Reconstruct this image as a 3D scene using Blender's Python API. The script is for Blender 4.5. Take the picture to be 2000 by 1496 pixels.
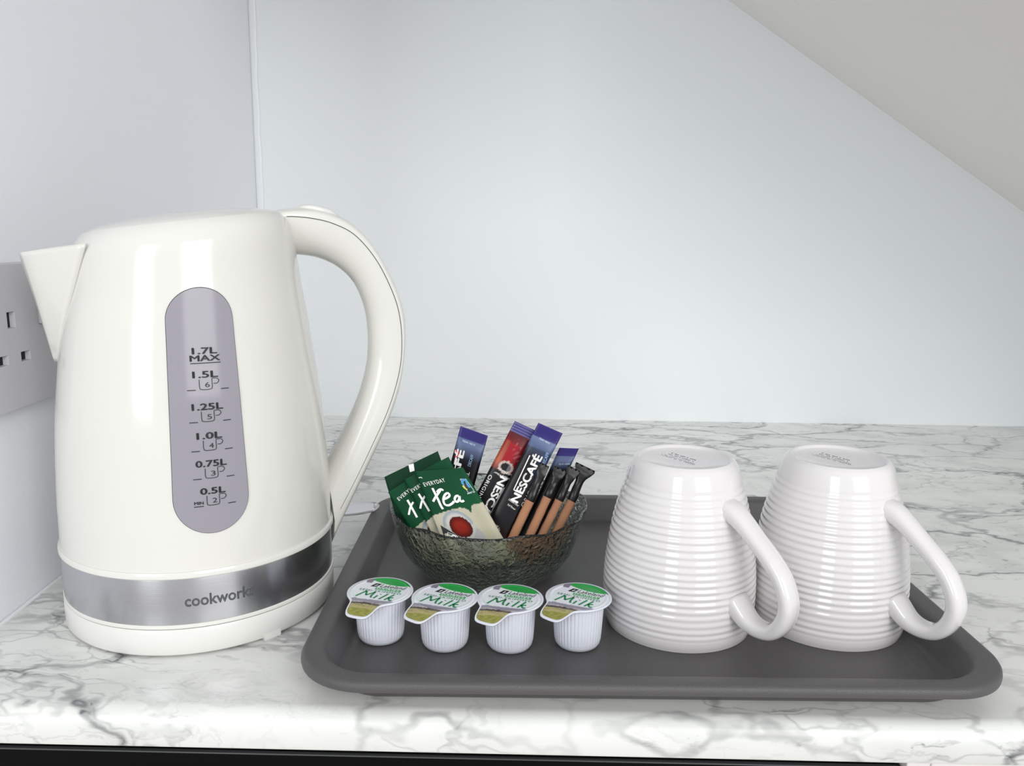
import bpy, math, random
import numpy as np
from mathutils import Vector, Matrix

R = math.radians
C = bpy.context.scene.collection
for o in list(bpy.data.objects):
    bpy.data.objects.remove(o)

# ------------------------------------------------------------------ camera
F, PITCH, ROLL, YAW, CAMH = 1588.04, 10.4525, .0117, .0161, .21
_p = R(PITCH)
_fw = Vector((-math.sin(YAW) * math.cos(_p), math.cos(YAW) * math.cos(_p), -math.sin(_p)))
_rt = Vector((math.cos(YAW), math.sin(YAW), 0))
_up = _rt.cross(_fw)
CR = _rt * math.cos(ROLL) + _up * math.sin(ROLL)
CU = _up * math.cos(ROLL) - _rt * math.sin(ROLL)
CO = Vector((0, 0, CAMH))
cam = bpy.data.cameras.new('camera')
cam.sensor_fit = 'HORIZONTAL'
cam.sensor_width = 36
cam.lens = F * 36 / 2000
cam.clip_start = .01
camo = bpy.data.objects.new('camera', cam)
C.objects.link(camo)
camo.matrix_world = Matrix((
    (CR.x, CU.x, -_fw.x, 0), (CR.y, CU.y, -_fw.y, 0), (CR.z, CU.z, -_fw.z, CAMH), (0, 0, 0, 1)))
bpy.context.scene.camera = camo

# ------------------------------------------------------------------ world and lights
w = bpy.data.worlds.new('World')
bpy.context.scene.world = w
w.use_nodes = True
w.node_tree.nodes['Background'].inputs[0].default_value = (.95, .97, 1, 1)
w.node_tree.nodes['Background'].inputs[1].default_value = .70

def area(name, loc, target, sx, sy, power, col):
    l = bpy.data.lights.new(name, 'AREA')
    l.shape = 'RECTANGLE'; l.size = sx; l.size_y = sy; l.energy = power; l.color = col
    o = bpy.data.objects.new(name, l); C.objects.link(o)
    o.location = loc
    d = Vector(target) - Vector(loc)
    o.rotation_euler = d.to_track_quat('-Z', 'Y').to_euler()
    return o
area('window_light', (-3.1, -7.2, 2.7), (0, .6, .2), 2.5, 5.2, 215, (.965, .985, 1))
area('second_window_light', (3.9, -6.5, 3.0), (0, .6, .2), 4.2, 4.6, 350, (1, .985, .965))
vs = bpy.context.scene.view_settings
vs.view_transform = 'Standard'; vs.look = 'None'; vs.gamma = 1; vs.use_curve_mapping = False
vs.exposure = .07

# ------------------------------------------------------------------ helpers
def lin(c):
    return tuple((x / 255 / 12.92) if x / 255 <= .04045 else ((x / 255 + .055) / 1.055) ** 2.4 for x in c)

def at(u, v, p, n):
    """the point of the plane (p, n) seen at photograph pixel u, v"""
    d = _fw + CR * ((u - 1000) / F) - CU * ((v - 748) / F)
    t = (Vector(p) - CO).dot(Vector(n)) / d.dot(Vector(n))
    return CO + d * t

def mat(name, rgb, rough=.5, metal=0, coat=0, spec=.5, trans=0, ior=1.45, bump=None, sss=0, aniso=0):
    m = bpy.data.materials.new(name); m.use_nodes = True
    nt = m.node_tree; b = nt.nodes['Principled BSDF']
    b.inputs['Base Color'].default_value = (*lin(rgb), 1)
    b.inputs['Roughness'].default_value = rough
    b.inputs['Metallic'].default_value = metal
    b.inputs['Coat Weight'].default_value = coat
    b.inputs['Coat Roughness'].default_value = .04
    b.inputs['Specular IOR Level'].default_value = spec
    b.inputs['Transmission Weight'].default_value = trans
    b.inputs['IOR'].default_value = ior
    b.inputs['Anisotropic'].default_value = aniso
    b.inputs['Anisotropic Rotation'].default_value = .25 if aniso else 0
    if sss:
        b.inputs['Subsurface Weight'].default_value = sss
        b.inputs['Subsurface Radius'].default_value = (.004, .004, .004)
        b.inputs['Subsurface Scale'].default_value = 1
    if bump:
        sc, st = bump
        tc = nt.nodes.new('ShaderNodeTexCoord'); n = nt.nodes.new('ShaderNodeTexNoise')
        n.inputs['Scale'].default_value = sc; n.inputs['Detail'].default_value = 3
        bp = nt.nodes.new('ShaderNodeBump'); bp.inputs['Strength'].default_value = st
        bp.inputs['Distance'].default_value = .001
        nt.links.new(tc.outputs['Object'], n.inputs['Vector'])
        nt.links.new(n.outputs['Fac'], bp.inputs['Height'])
        nt.links.new(bp.outputs['Normal'], b.inputs['Normal'])
    return m

def print_mat(name, rough=.35, coat=0, spec=.5):
    """printed artwork held in the colour attribute 'print' of the mesh"""
    m = mat(name, (200, 200, 200), rough, coat=coat, spec=spec)
    nt = m.node_tree
    a = nt.nodes.new('ShaderNodeAttribute'); a.attribute_name = 'print'
    nt.links.new(a.outputs['Color'], nt.nodes['Principled BSDF'].inputs['Base Color'])
    return m

def link(name, me, parent=None):
    o = bpy.data.objects.new(name, me); C.objects.link(o)
    if parent: o.parent = parent
    return o

def mesh(name, V, Fs, m=None, parent=None, smooth=True, cols=None, sharp=None):
    me = bpy.data.meshes.new(name)
    me.from_pydata([tuple(v) for v in V], [], Fs)
    me.update()
    if m: me.materials.append(m)
    if smooth:
        me.polygons.foreach_set('use_smooth', [True] * len(me.polygons))
        if sharp: me.set_sharp_from_angle(angle=R(sharp))
    if cols is not None:
        ca = me.color_attributes.new('print', 'FLOAT_COLOR', 'POINT')
        ca.data.foreach_set('color', np.array(cols, dtype=np.float32).ravel())
    return link(name, me, parent)

def tag(o, label, cat, group=None, kind=None):
    if label: o['label'] = label
    if cat: o['category'] = cat
    if group: o['group'] = group
    if kind: o['kind'] = kind
    return o

def empty(name, loc, rz, label, cat, group=None):
    o = bpy.data.objects.new(name, None); C.objects.link(o)
    o.location = loc; o.rotation_euler = (0, 0, rz); o.empty_display_size = .01
    return tag(o, label, cat, group)

def spline(pts, n):
    """Catmull-Rom through pts, n samples evenly by arc length"""
    P = np.array(pts, float)
    P = np.vstack([2 * P[0] - P[1], P, 2 * P[-1] - P[-2]])
    out = []
    for i in range(1, len(P) - 2):
        for t in np.linspace(0, 1, 16, endpoint=False):
            a, b, c, d = P[i - 1:i + 3]
            out.append(.5 * (2 * b + (c - a) * t + (2 * a - 5 * b + 4 * c - d) * t * t + (3 * b - a - 3 * c + d) * t ** 3))
    out.append(P[-2]); out = np.array(out)
    L = np.r_[0, np.cumsum(np.linalg.norm(np.diff(out, axis=0), axis=1))]
    s = np.linspace(0, L[-1], n)
    return np.stack([np.interp(s, L, out[:, k]) for k in range(out.shape[1])], 1)

def grid_faces(nr, nc, wrap=False, off=0, flip=False):
    fs = []
    for i in range(nr - 1):
        for j in range(nc if wrap else nc - 1):
            k = (j + 1) % nc
            f = (off + i * nc + j, off + i * nc + k, off + (i + 1) * nc + k, off + (i + 1) * nc + j)
            fs.append(f[::-1] if flip else f)
    return fs

def lathe(name, prof, m, parent=None, n=96, fn=None, cap0=False, cap1=False, sharp=40):
    """prof: list of (r, z) bottom to top on the outside; fn may change a point"""
    V = []
    for r, z in prof:
        for j in range(n):
            a = 2 * math.pi * j / n
            p = (r * math.cos(a), r * math.sin(a), z)
            V.append(fn(p, a, r, z) if fn else p)
    Fs = grid_faces(len(prof), n, True)
    if cap0: Fs.append(tuple(range(n))[::-1])
    if cap1: Fs.append(tuple((len(prof) - 1) * n + j for j in range(n)))
    return mesh(name, V, Fs, m, parent, True, sharp=sharp)

def box(name, lo, hi, m, parent=None, bevel=0, seg=2):
    x0, y0, z0 = lo; x1, y1, z1 = hi
    V = [(x0, y0, z0), (x1, y0, z0), (x1, y1, z0), (x0, y1, z0), (x0, y0, z1), (x1, y0, z1), (x1, y1, z1), (x0, y1, z1)]
    Fs = [(3, 2, 1, 0), (4, 5, 6, 7), (0, 1, 5, 4), (1, 2, 6, 5), (2, 3, 7, 6), (3, 0, 4, 7)]
    o = mesh(name, V, Fs, m, parent, False)
    if bevel:
        md = o.modifiers.new('bevel', 'BEVEL'); md.width = bevel; md.segments = seg
    return o

_tc = {}
def glyphs(s, bold=0, shear=0, sp=1):
    """flat glyph mesh of a string, scaled to cap height 1, origin left end of baseline -> (V2, faces, width)"""
    k = (s, bold, shear, sp)
    if k in _tc: return _tc[k]
    cu = bpy.data.curves.new('t', 'FONT'); cu.body = s; cu.size = 1; cu.shear = shear
    cu.space_character = sp; cu.resolution_u = 3
    o = bpy.data.objects.new('t', cu); C.objects.link(o)
    dg = bpy.context.evaluated_depsgraph_get()
    me = bpy.data.meshes.new_from_object(o.evaluated_get(dg))
    V = np.array([v.co[:2] for v in me.vertices]); Fs = [tuple(p.vertices) for p in me.polygons]
    bpy.data.objects.remove(o); bpy.data.curves.remove(cu); bpy.data.meshes.remove(me)
    V[:, 0] -= V[:, 0].min(); V /= .70
    if bold:
        W_, G_ = [V], list(Fs)
        for i, (dx, dy) in enumerate(((bold, 0), (-bold, 0), (0, bold), (0, -bold))):
            o_ = (i + 1) * len(V); W_.append(V + [dx * 1.6, dy * 1.2]); G_ += [tuple(o_ + q for q in f) for f in Fs]
        V, Fs = np.vstack(W_), G_
    _tc[k] = (V, Fs, V[:, 0].max())
    return _tc[k]

class Ink:
    """collects flat print (glyphs, strokes, patches) of one colour on a surface given by fmap(x, y) -> point"""
    def __init__(s, fmap): s.f = fmap; s.V = []; s.F = []
    def poly(s, P, Fs):
        o = len(s.V); s.V += [s.f(x, y) for x, y in P]; s.F += [tuple(o + i for i in f) for f in Fs]
    def text(s, t, x, y, h, width=None, ang=0, bold=0, shear=0, sp=1, centre=False):
        V, Fs, wd = glyphs(t, bold, shear, sp)
        sx = h if width is None else width / wd
        V = V * [sx, h]
        if centre: V = V - [wd * sx / 2, 0]
        c, n = math.cos(ang), math.sin(ang)
        s.poly([(x + a * c - b * n, y + a * n + b * c) for a, b in V], Fs)
    def stroke(s, pts, wd, n=24, smooth=True):
        P = spline(pts, n) if smooth and len(pts) > 2 else np.array(pts, float)
        T = np.gradient(P, axis=0); T /= np.linalg.norm(T, axis=1)[:, None] + 1e-12
        N = np.stack([-T[:, 1], T[:, 0]], 1) * wd / 2
        Q = [tuple(p) for ab in zip(P + N, P - N) for p in ab]
        s.poly(Q, [(2 * i, 2 * i + 1, 2 * i + 3, 2 * i + 2) for i in range(len(P) - 1)])
    def rect(s, x0, y0, x1, y1, n=1):
        for i in range(n):
            a = x0 + (x1 - x0) * i / n; b = x0 + (x1 - x0) * (i + 1) / n
            s.poly([(a, y0), (b, y0), (b, y1), (a, y1)], [(0, 1, 2, 3)])
    def make(s, name, m, parent):
        return mesh(name, s.V, s.F, m, parent, False) if s.V else None

# ------------------------------------------------------------------ materials
M = {}
M['wall_back'] = mat('wall_paint_pale', (233, 237, 239), .55, bump=(260, .06))
M['wall_left'] = mat('wall_paint_grey', (237, 239, 244), .6, bump=(300, .12))
M['slope'] = mat('ceiling_paint', (246, 242, 238), .7, bump=(300, .06))
M['sealant'] = mat('sealant', (232, 236, 238), .35)
M['cream'] = mat('cream_plastic', (220, 219, 213), .14, coat=.2)
M['cream_satin'] = mat('cream_satin_plastic', (220, 219, 215), .3)
M['gap'] = mat('dark_gap', (60, 58, 54), .8)
M['black_ink'] = mat('black_ink', (30, 28, 32), .5)
M['grey_ink'] = mat('grey_ink', (84, 86, 92), .45)
M['white_ink'] = mat('white_ink', (240, 240, 236), .5)
M['ceramic'] = mat('white_glazed_ceramic', (220, 217, 217), .12, coat=.6)
M['ceramic_base'] = mat('base_glaze', (232, 230, 228), .4)  # plain glaze, paler and rougher than the mug body
M['tray'] = mat('grey_tray', (83, 81, 81), .42, bump=(1800, .25))
M['black'] = mat('black_gloss', (4, 4, 5), .35, spec=.15)
M['black_line'] = mat('dark_grey_trim', (70, 72, 74), .35)
M['cabinet'] = mat('white_cabinet', (225, 220, 218), .4)
M['socket'] = mat('grey_white_plastic', (196, 194, 199), .45)
M['socket_in'] = mat('socket_inside', (205, 204, 208), .5)
M['hole'] = mat('socket_dark', (30, 28, 28), .7)
M['spoon'] = mat('polished_steel', (225, 225, 228), .08, metal=1)
M['pot'] = mat('white_pot_plastic', (222, 225, 235), .30, sss=.25)
M['black_foil'] = mat('black_wrapper', (12, 11, 12), .3)
M['kraft'] = mat('brown_kraft_paper', (166, 117, 86), .6, bump=(3000, .3))
M['print'] = print_mat('printed_film', .30, spec=.3)
M['print_paper'] = print_mat('printed_paper', .5, spec=.15)
M['print_lid'] = print_mat('printed_lid_foil', .35)
M['green_ink'] = mat('green_ink', (24, 128, 76), .5)
M['green_band'] = mat('green_band_ink', (70, 160, 105), .5)

def marble():
    m = mat('marble_laminate', (225, 226, 224), .24, coat=.05)
    nt = m.node_tree; N = nt.nodes; L = nt.links; b = N['Principled BSDF']
    def math_(op, a, bb=None, clamp=False):
        n = N.new('ShaderNodeMath'); n.operation = op; n.use_clamp = clamp
        for i, v in enumerate((a, bb)):
            if v is None: continue
            if isinstance(v, (int, float)): n.inputs[i].default_value = v
            else: L.new(v, n.inputs[i])
        return n.outputs[0]
    def noise(vec, scale, detail=4, rough=.55, dist=0):
        n = N.new('ShaderNodeTexNoise'); L.new(vec, n.inputs['Vector'])
        n.inputs['Scale'].default_value = scale; n.inputs['Detail'].default_value = detail
        n.inputs['Roughness'].default_value = rough; n.inputs['Distortion'].default_value = dist
        return n
    def ramp(v, stops):
        n = N.new('ShaderNodeMapRange'); L.new(v, n.inputs[0]); n.interpolation_type = 'SMOOTHSTEP'
        n.inputs[1].default_value, n.inputs[2].default_value, n.inputs[3].default_value, n.inputs[4].default_value = stops
        return n.outputs[0]
    tc = N.new('ShaderNodeTexCoord')
    mp = N.new('ShaderNodeMapping'); L.new(tc.outputs['Object'], mp.inputs[0])
    mp.inputs['Rotation'].default_value = (0, 0, R(28)); mp.inputs['Scale'].default_value = (.62, 1.15, 1.0)
    mp.inputs['Location'].default_value = (.37, .11, .2)
    co = mp.outputs[0]
    # warp
    n1 = noise(co, 7, 5, .6); n2 = noise(co, 38, 4, .6)
    vm = N.new('ShaderNodeVectorMath'); vm.operation = 'MULTIPLY_ADD'
    L.new(n1.outputs['Color'], vm.inputs[0]); vm.inputs[1].default_value = (.16, .16, .16); L.new(co, vm.inputs[2])
    vm2 = N.new('ShaderNodeVectorMath'); vm2.operation = 'MULTIPLY_ADD'
    L.new(n2.outputs['Color'], vm2.inputs[0]); vm2.inputs[1].default_value = (.015, .015, .015); L.new(vm.outputs[0], vm2.inputs[2])
    wv = vm2.outputs[0]
    def veins(scale, lo, hi, vec=wv):
        v = N.new('ShaderNodeTexVoronoi'); v.feature = 'DISTANCE_TO_EDGE'; v.inputs['Scale'].default_value = scale
        L.new(vec, v.inputs['Vector'])
        return ramp(v.outputs['Distance'], (lo, hi, 1, 0))
    a = veins(13, .0, .050); a_soft = veins(15, 0, .22)
    c = veins(34, .0, .055)
    mk = ramp(noise(co, 9, 3).outputs['Fac'], (.36, .58, 0, 1))
    mk2 = ramp(noise(wv, 16, 3).outputs['Fac'], (.44, .62, 0, 1))
    rid = noise(wv, 11, 6, .62).outputs['Fac']
    rid = ramp(math_('ABSOLUTE', math_('SUBTRACT', rid, .5)), (0, .012, 1, 0))
    spk = ramp(noise(wv, 120, 2).outputs['Fac'], (.60, .70, 0, 1))
    d = math_('MULTIPLY', a, math_('ADD', math_('MULTIPLY', mk, .50), .12))
    d = math_('ADD', d, math_('MULTIPLY', math_('MULTIPLY', a_soft, mk), .18))
    d = math_('ADD', d, math_('MULTIPLY', math_('MULTIPLY', c, mk2), .32))
    d = math_('ADD', d, math_('MULTIPLY', math_('MULTIPLY', rid, mk), .18))
    d = math_('ADD', d, math_('MULTIPLY', math_('MULTIPLY', spk, math_('MULTIPLY', a_soft, mk)), .45))
    d = math_('ADD', d, math_('MULTIPLY', ramp(noise(co, 5, 3).outputs['Fac'], (.45, .75, 0, 1)), .07), True)
    mx = N.new('ShaderNodeMix'); mx.data_type = 'RGBA'
    L.new(d, mx.inputs[0]); mx.inputs[6].default_value = (*lin((228, 229, 225)), 1); mx.inputs[7].default_value = (*lin((92, 94, 98)), 1)
    L.new(mx.outputs[2], b.inputs['Base Color'])
    return m
M['marble'] = marble()

def steel():
    m = mat('brushed_steel', (200, 200, 204), .24, metal=1, aniso=.8)
    nt = m.node_tree; N = nt.nodes; L = nt.links; b = N['Principled BSDF']
    tc = N.new('ShaderNodeTexCoord'); mp = N.new('ShaderNodeMapping'); mp.inputs['Scale'].default_value = (20, 20, 2500)
    n = N.new('ShaderNodeTexNoise'); n.inputs['Scale'].default_value = 1; n.inputs['Detail'].default_value = 2
    L.new(tc.outputs['Object'], mp.inputs[0]); L.new(mp.outputs[0], n.inputs['Vector'])
    bp = N.new('ShaderNodeBump'); bp.inputs['Strength'].default_value = .08; bp.inputs['Distance'].default_value = .0003
    L.new(n.outputs['Fac'], bp.inputs['Height']); L.new(bp.outputs[0], b.inputs['Normal'])
    return m
M['steel'] = steel()

def gauge_mat():
    m = mat('smoky_gauge_plastic', (150, 147, 156), .14, coat=.0, spec=.35)
    return m
M['gauge'] = gauge_mat()

def bowl_glass():
    m = mat('textured_glass', (206, 213, 205), .04, trans=1, ior=1.47)
    nt = m.node_tree; N = nt.nodes; L = nt.links; b = N['Principled BSDF']
    tc = N.new('ShaderNodeTexCoord')
    n1 = N.new('ShaderNodeTexNoise'); n1.inputs['Scale'].default_value = 60; n1.inputs['Detail'].default_value = 4
    L.new(tc.outputs['Object'], n1.inputs['Vector'])
    vm = N.new('ShaderNodeVectorMath'); vm.operation = 'MULTIPLY_ADD'
    L.new(n1.outputs['Color'], vm.inputs[0]); vm.inputs[1].default_value = (.018, .018, .018); L.new(tc.outputs['Object'], vm.inputs[2])
    v = N.new('ShaderNodeTexVoronoi'); v.feature = 'DISTANCE_TO_EDGE'; v.inputs['Scale'].default_value = 210
    L.new(vm.outputs[0], v.inputs['Vector'])
    n = N.new('ShaderNodeTexNoise'); n.inputs['Scale'].default_value = 170; n.inputs['Detail'].default_value = 3
    n.inputs['Distortion'].default_value = 1.2
    L.new(vm.outputs[0], n.inputs['Vector'])
    ad = N.new('ShaderNodeMath'); ad.operation = 'MULTIPLY_ADD'; L.new(v.outputs['Distance'], ad.inputs[0]); ad.inputs[1].default_value = .8
    L.new(n.outputs['Fac'], ad.inputs[2])
    bp = N.new('ShaderNodeBump'); bp.inputs['Strength'].default_value = .7; bp.inputs['Distance'].default_value = .0016
    L.new(ad.outputs[0], bp.inputs['Height']); L.new(bp.outputs[0], b.inputs['Normal'])
    return m
M['glass'] = bowl_glass()

# ------------------------------------------------------------------ setting
YB = .9128                     # back wall
WL0, WL1 = Vector((-.2806, .402, 0)), Vector((-.2987, YB, 0))   # foot of the left wall
wd = (WL1 - WL0).normalized(); wn = Vector((wd.y, -wd.x, 0))    # along / out of the left wall
ZF = -.9
def prism(name, pts, z0, z1, m, kind='structure', label=None):
    n = len(pts)
    V = [(x, y, z0) for x, y in pts] + [(x, y, z1) for x, y in pts]
    Fs = [tuple(range(n))[::-1], tuple(range(n, 2 * n))] + [(i, (i + 1) % n, n + (i + 1) % n, n + i) for i in range(n)]
    o = mesh(name, V, Fs, m, None, False); o['kind'] = kind
    if label: o['label'] = label
    return o
prism('wall_back', [(-.36, YB), (.91, YB), (.91, YB + .1), (-.36, YB + .1)], ZF, 1.5, M['wall_back'])
a = WL0 - wd * .045; b = WL1 + wd * .0
prism('wall_left', [(a.x - .1, a.y), (a.x, a.y), (b.x, b.y), (b.x - .06, b.y)], ZF, 1.5, M['wall_left'])
# sloping ceiling: meets the back wall along a 35.6 degree line
sx0, sz0, sx1, sz1 = -.35, .4516 + (.2071 + .35) * .6408, .905, .4516 - (.905 - .2071) * .6408
tn = Vector((.6408, 0, 1)).normalized() * .1
V = []
for y in (.45, YB):
    V += [(sx0, y, sz0), (sx1, y, sz1), (sx1 + tn.x, y, sz1 + tn.z), (sx0 + tn.x, y, sz0 + tn.z)]
o = mesh('ceiling', V, [(0, 3, 2, 1), (4, 5, 6, 7), (0, 1, 5, 4), (1, 2, 6, 5), (2, 3, 7, 6), (3, 0, 4, 7)], M['slope'], None, False)
o['kind'] = 'structure'; o['label'] = 'warm grey sloping ceiling cutting down across the right of the back wall'
# filler bead in the corner and along the worktop
def bead(name, p, q, outs, wdt, thk, m):
    """a long low bead: from p to q, cross direction outs, raised thk"""
    p, q = Vector(p), Vector(q); ax = (q - p).normalized(); up_ = outs[1]
    V = []
    n = 40
    rnd = random.Random(3)
    for i in range(n + 1):
        c = p.lerp(q, i / n); k = 1 + rnd.uniform(-.12, .12)
        for s, h in ((0, 0), (.08, .8), (.35, 1), (.7, .9), (.95, .5), (1, 0)):
            V.append(c + outs[0] * wdt * s * k + up_ * thk * h)
    return mesh(name, V, grid_faces(n + 1, 6), m, None, True)
o = bead('trim_1', WL1 + Vector((.0002, -.0002, 0)), WL1 + Vector((.0002, -.0002, .6)), (Vector((1, 0, 0)), Vector((0, -1, 0))), .0075, .0011, M['sealant'])
o['kind'] = 'structure'; o['label'] = 'filled corner strip where the grey left wall meets the back wall'
o = bead('trim_2', WL0 - wd * .04 + wn * .0002, WL1 + wn * .0002, (wn, Vector((0, 0, 1))), .0022, .0013, M['sealant'])
o['kind'] = 'structure'; o['label'] = 'thin white sealant line between the left wall and the worktop'
# floor of the room
prism('floor', [(-2, -2.2), (2, -2.2), (2, YB), (-2, YB)], ZF - .05, ZF, mat('floor_wood', (176, 172, 166), .6))

# worktop with a rounded front edge
YF, TH, RR = .3245, .0180, .0085
prof = [(YB, -TH), (YF + .002, -TH), (YF + .0006, -TH + .0004), (YF, -TH + .0015)]
for i in range(13):
    t = R(90 * i / 12)
    prof.append((YF + RR - RR * math.cos(t), -RR + RR * math.sin(t)))
prof.append((YB, 0))
xs = [(-.2806 - .1), 1.6]
def wleft(y): return WL0.x + (y - WL0.y) * (WL1.x - WL0.x) / (WL1.y - WL0.y) - .001
V = [(wleft(y), y, z) for y, z in prof] + [(.90, y, z) for y, z in prof]
n = len(prof)
Fs = [(i, i + 1, n + i + 1, n + i)[::-1] for i in range(n - 1)] + [(0, n, 2 * n - 1, n - 1)[::-1], tuple(range(n)), tuple(range(n, 2 * n))[::-1]]
wt = mesh('worktop', V, Fs, M['marble'], None, True, sharp=30)
tag(wt, 'white marble-effect worktop with grey veins and a rounded front edge', 'worktop')

# black appliance and white cabinet below the worktop
ap = empty('undercounter_appliance', (-.05, .34, -.02), 0, 'black appliance below the front edge of the marble worktop', 'appliance')
box('front_panel', (-.21, -.0035, -.60), (.2240, .30, -.0065), M['black'], ap, .001)
box('top_panel', (-.21, .0005, -.0065), (.2240, .30, .0), M['black'], ap, .0005)
box('trim_strip', (-.21, -.0050, -.0077), (.2240, -.0034, -.0070), M['black_line'], ap, .0002)
cb = empty('cabinet', (.34, .34, -.0185), 0, 'white cabinet under the right end of the worktop', 'cabinet')
box('side_panel', (-.1655, -.008, -.60), (-.155, .30, .0), M['cabinet'], cb, .0006)
box('cabinet_door', (-.1545, -.008, -.60), (.2, .01, -.002), M['cabinet'], cb, .001)
box('cabinet_body', (-.1545, .0105, -.60), (.2, .30, .0), M['cabinet'], cb)

# ------------------------------------------------------------------ double socket on the left wall
yc = .4622
sp = WL0 + wd * ((yc - WL0.y) / wd.y)
so = bpy.data.objects.new('power_socket', None); C.objects.link(so)
so.matrix_world = Matrix(((wd.x, 0, wn.x, sp.x), (wd.y, 0, wn.y, sp.y), (0, 1, 0, .1520), (0, 0, 0, 1)))
tag(so, 'pale grey double power socket on the left wall behind the kettle', 'socket')
# local: x along wall (to the back), y up, z out of wall.  plate grid with real pockets
def socket_plate():
    D = .0075; X0, X1, Y0, Y1 = -.068, .068, -.0386, .0386
    holes = []
    for cx in (-.0355, .0355):
        holes.append((cx - .0037, cx + .0037, .0050, .0137))        # earth
        holes.append((cx - .0149, cx - .0058, -.0140, -.0087))      # live / neutral
        holes.append((cx + .0058, cx + .0149, -.0140, -.0087))
    sw = [(-.0097, -.0006, .0043, .0290), (.0006, .0097, .0043, .0290)]
    allh = holes + sw
    bx = sorted({X0, X1} | {v for h in allh for v in h[:2]}); by = sorted({Y0, Y1} | {v for h in allh for v in h[2:]})
    V, Fs = [], []
    def q(*p): o = len(V); V.extend(p); Fs.append((o, o + 1, o + 2, o + 3))
    for i in range(len(bx) - 1):
        for j in range(len(by) - 1):
            cx, cy = (bx[i] + bx[i + 1]) / 2, (by[j] + by[j + 1]) / 2
            if any(h[0] < cx < h[1] and h[2] < cy < h[3] for h in allh): continue
            q((bx[i], by[j], D), (bx[i + 1], by[j], D), (bx[i + 1], by[j + 1], D), (bx[i], by[j + 1], D))
    # sides, with a chamfer to the wall
    e = .0006
    for (p, r) in (((X0, Y0), (X1, Y0)), ((X1, Y0), (X1, Y1)), ((X1, Y1), (X0, Y1)), ((X0, Y1), (X0, Y0))):
        def ex(pt): return (pt[0] + math.copysign(e, pt[0]), pt[1] + math.copysign(e, pt[1]))
        q((*ex(p), 0), (*ex(r), 0), (*r, D), (*p, D))
    dark = []
    for k, h in enumerate(allh):
        t = .0012 if k < 6 else 0
        dp = D - (.0028 if k < 6 else .003)
        a0, a1, b0, b1 = h; c0, c1, d0, d1 = (a0, a1 - t * 1.6, b0, b1)
        if k < 6: c0, c1, d0, d1 = a0 + .0001, a1 - .0006, b0 + .0002, b1 - .0003
        o = [(a0, b0), (a1, b0), (a1, b1), (a0, b1)]; n_ = [(c0, d0), (c1, d0), (c1, d1), (c0, d1)]
        for i in range(4):
            j = (i + 1) % 4
            q((*o[i], D), (*o[j], D), (*n_[j], dp), (*n_[i], dp))
        dark.append(((c0, d0, dp), (c1, d0, dp), (c1, d1, dp), (c0, d1, dp)))
    return V, Fs, dark, sw, D
V, Fs, dark, sw, D = socket_plate()
mesh('face_plate', V, Fs, M['socket'], so, False)
for k, dd in enumerate(dark[:6]):
    mesh('pin_hole', list(dd), [(0, 1, 2, 3)], M['hole'], so, False)
for x0, x1, y0, y1 in sw:
    g = .0004
    V = [(x0 + g, y0 + g, D - .003), (x1 - g, y0 + g, D - .003), (x1 - g, y1 - g, D - .003), (x0 + g, y1 - g, D - .003),
         (x0 + g, y0 + g, D + .0030), (x1 - g, y0 + g, D + .0030), (x1 - g, y1 - g, D - .0004), (x0 + g, y1 - g, D - .0004)]
    mesh('switch_rocker', V, [(4, 5, 6, 7), (0, 1, 5, 4), (1, 2, 6, 5), (2, 3, 7, 6), (3, 0, 4, 7)], M['socket_in'], so, False)

# ------------------------------------------------------------------ kettle
kt = empty('electric_kettle', (-.1838, .4412, 0), R(26.5), 'cream jug kettle with steel band and grey water gauge', 'kettle')
TILT = .13
def ktilt(p, a, r, z):
    t = max(0, min(1, (z - .150) / .0635))
    return (p[0], p[1], z + TILT * t * t * (3 - 2 * t) * p[0])
def krad(z):
    zs = [0, .045, .0608, .0735, .0879, .1095, .1293, .1436, .1642, .1826, .193, .200, .206, .2105, .2135]
    rs = [.0722, .0720, .0717, .0714, .0709, .0692, .0672, .0651, .0622, .0590, .0575, .0565, .0549, .0525, .0494]
    return float(np.interp(z, zs, rs))
lathe('power_base', [(.066, .0012), (.0715, .0012), (.0724, .0024), (.0725, .0142), (.0720, .0150), (.0690, .0150)], M['cream_satin'], kt, 128, cap0=True)
for aa in (-68.5, 51.5, 171.5):
    am = R(aa)
    V = []
    for z in (0, .0035):
        for r_, d in ((.062, -4), (.0727, -3.6), (.0727, 3.6), (.062, 4)):
            V.append((r_ * math.cos(am + R(d)), r_ * math.sin(am + R(d)), z))
    mesh('foot', V, [(3, 2, 1, 0), (4, 5, 6, 7), (0, 1, 5, 4), (1, 2, 6, 5), (2, 3, 7, 6), (3, 0, 4, 7)], M['cream_satin'], kt, False)
lathe('bottom_collar', [(.066, .0153), (.0716, .0153), (.0724, .0156), (.0724, .0170), (.0720, .0174), (.066, .0174)], M['cream'], kt, 128)
lathe('steel_band', [(.0712, .0172), (.0719, .0174), (.0720, .0180), (.0720, .0408), (.0719, .0414), (.0712, .0416)], M['steel'], kt, 160, sharp=60)
lathe('top_collar', [(.0705, .0414), (.0725, .0414), (.0731, .0420), (.0731, .0440), (.0726, .0449), (.0717, .0451)], M['cream'], kt, 128)
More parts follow.
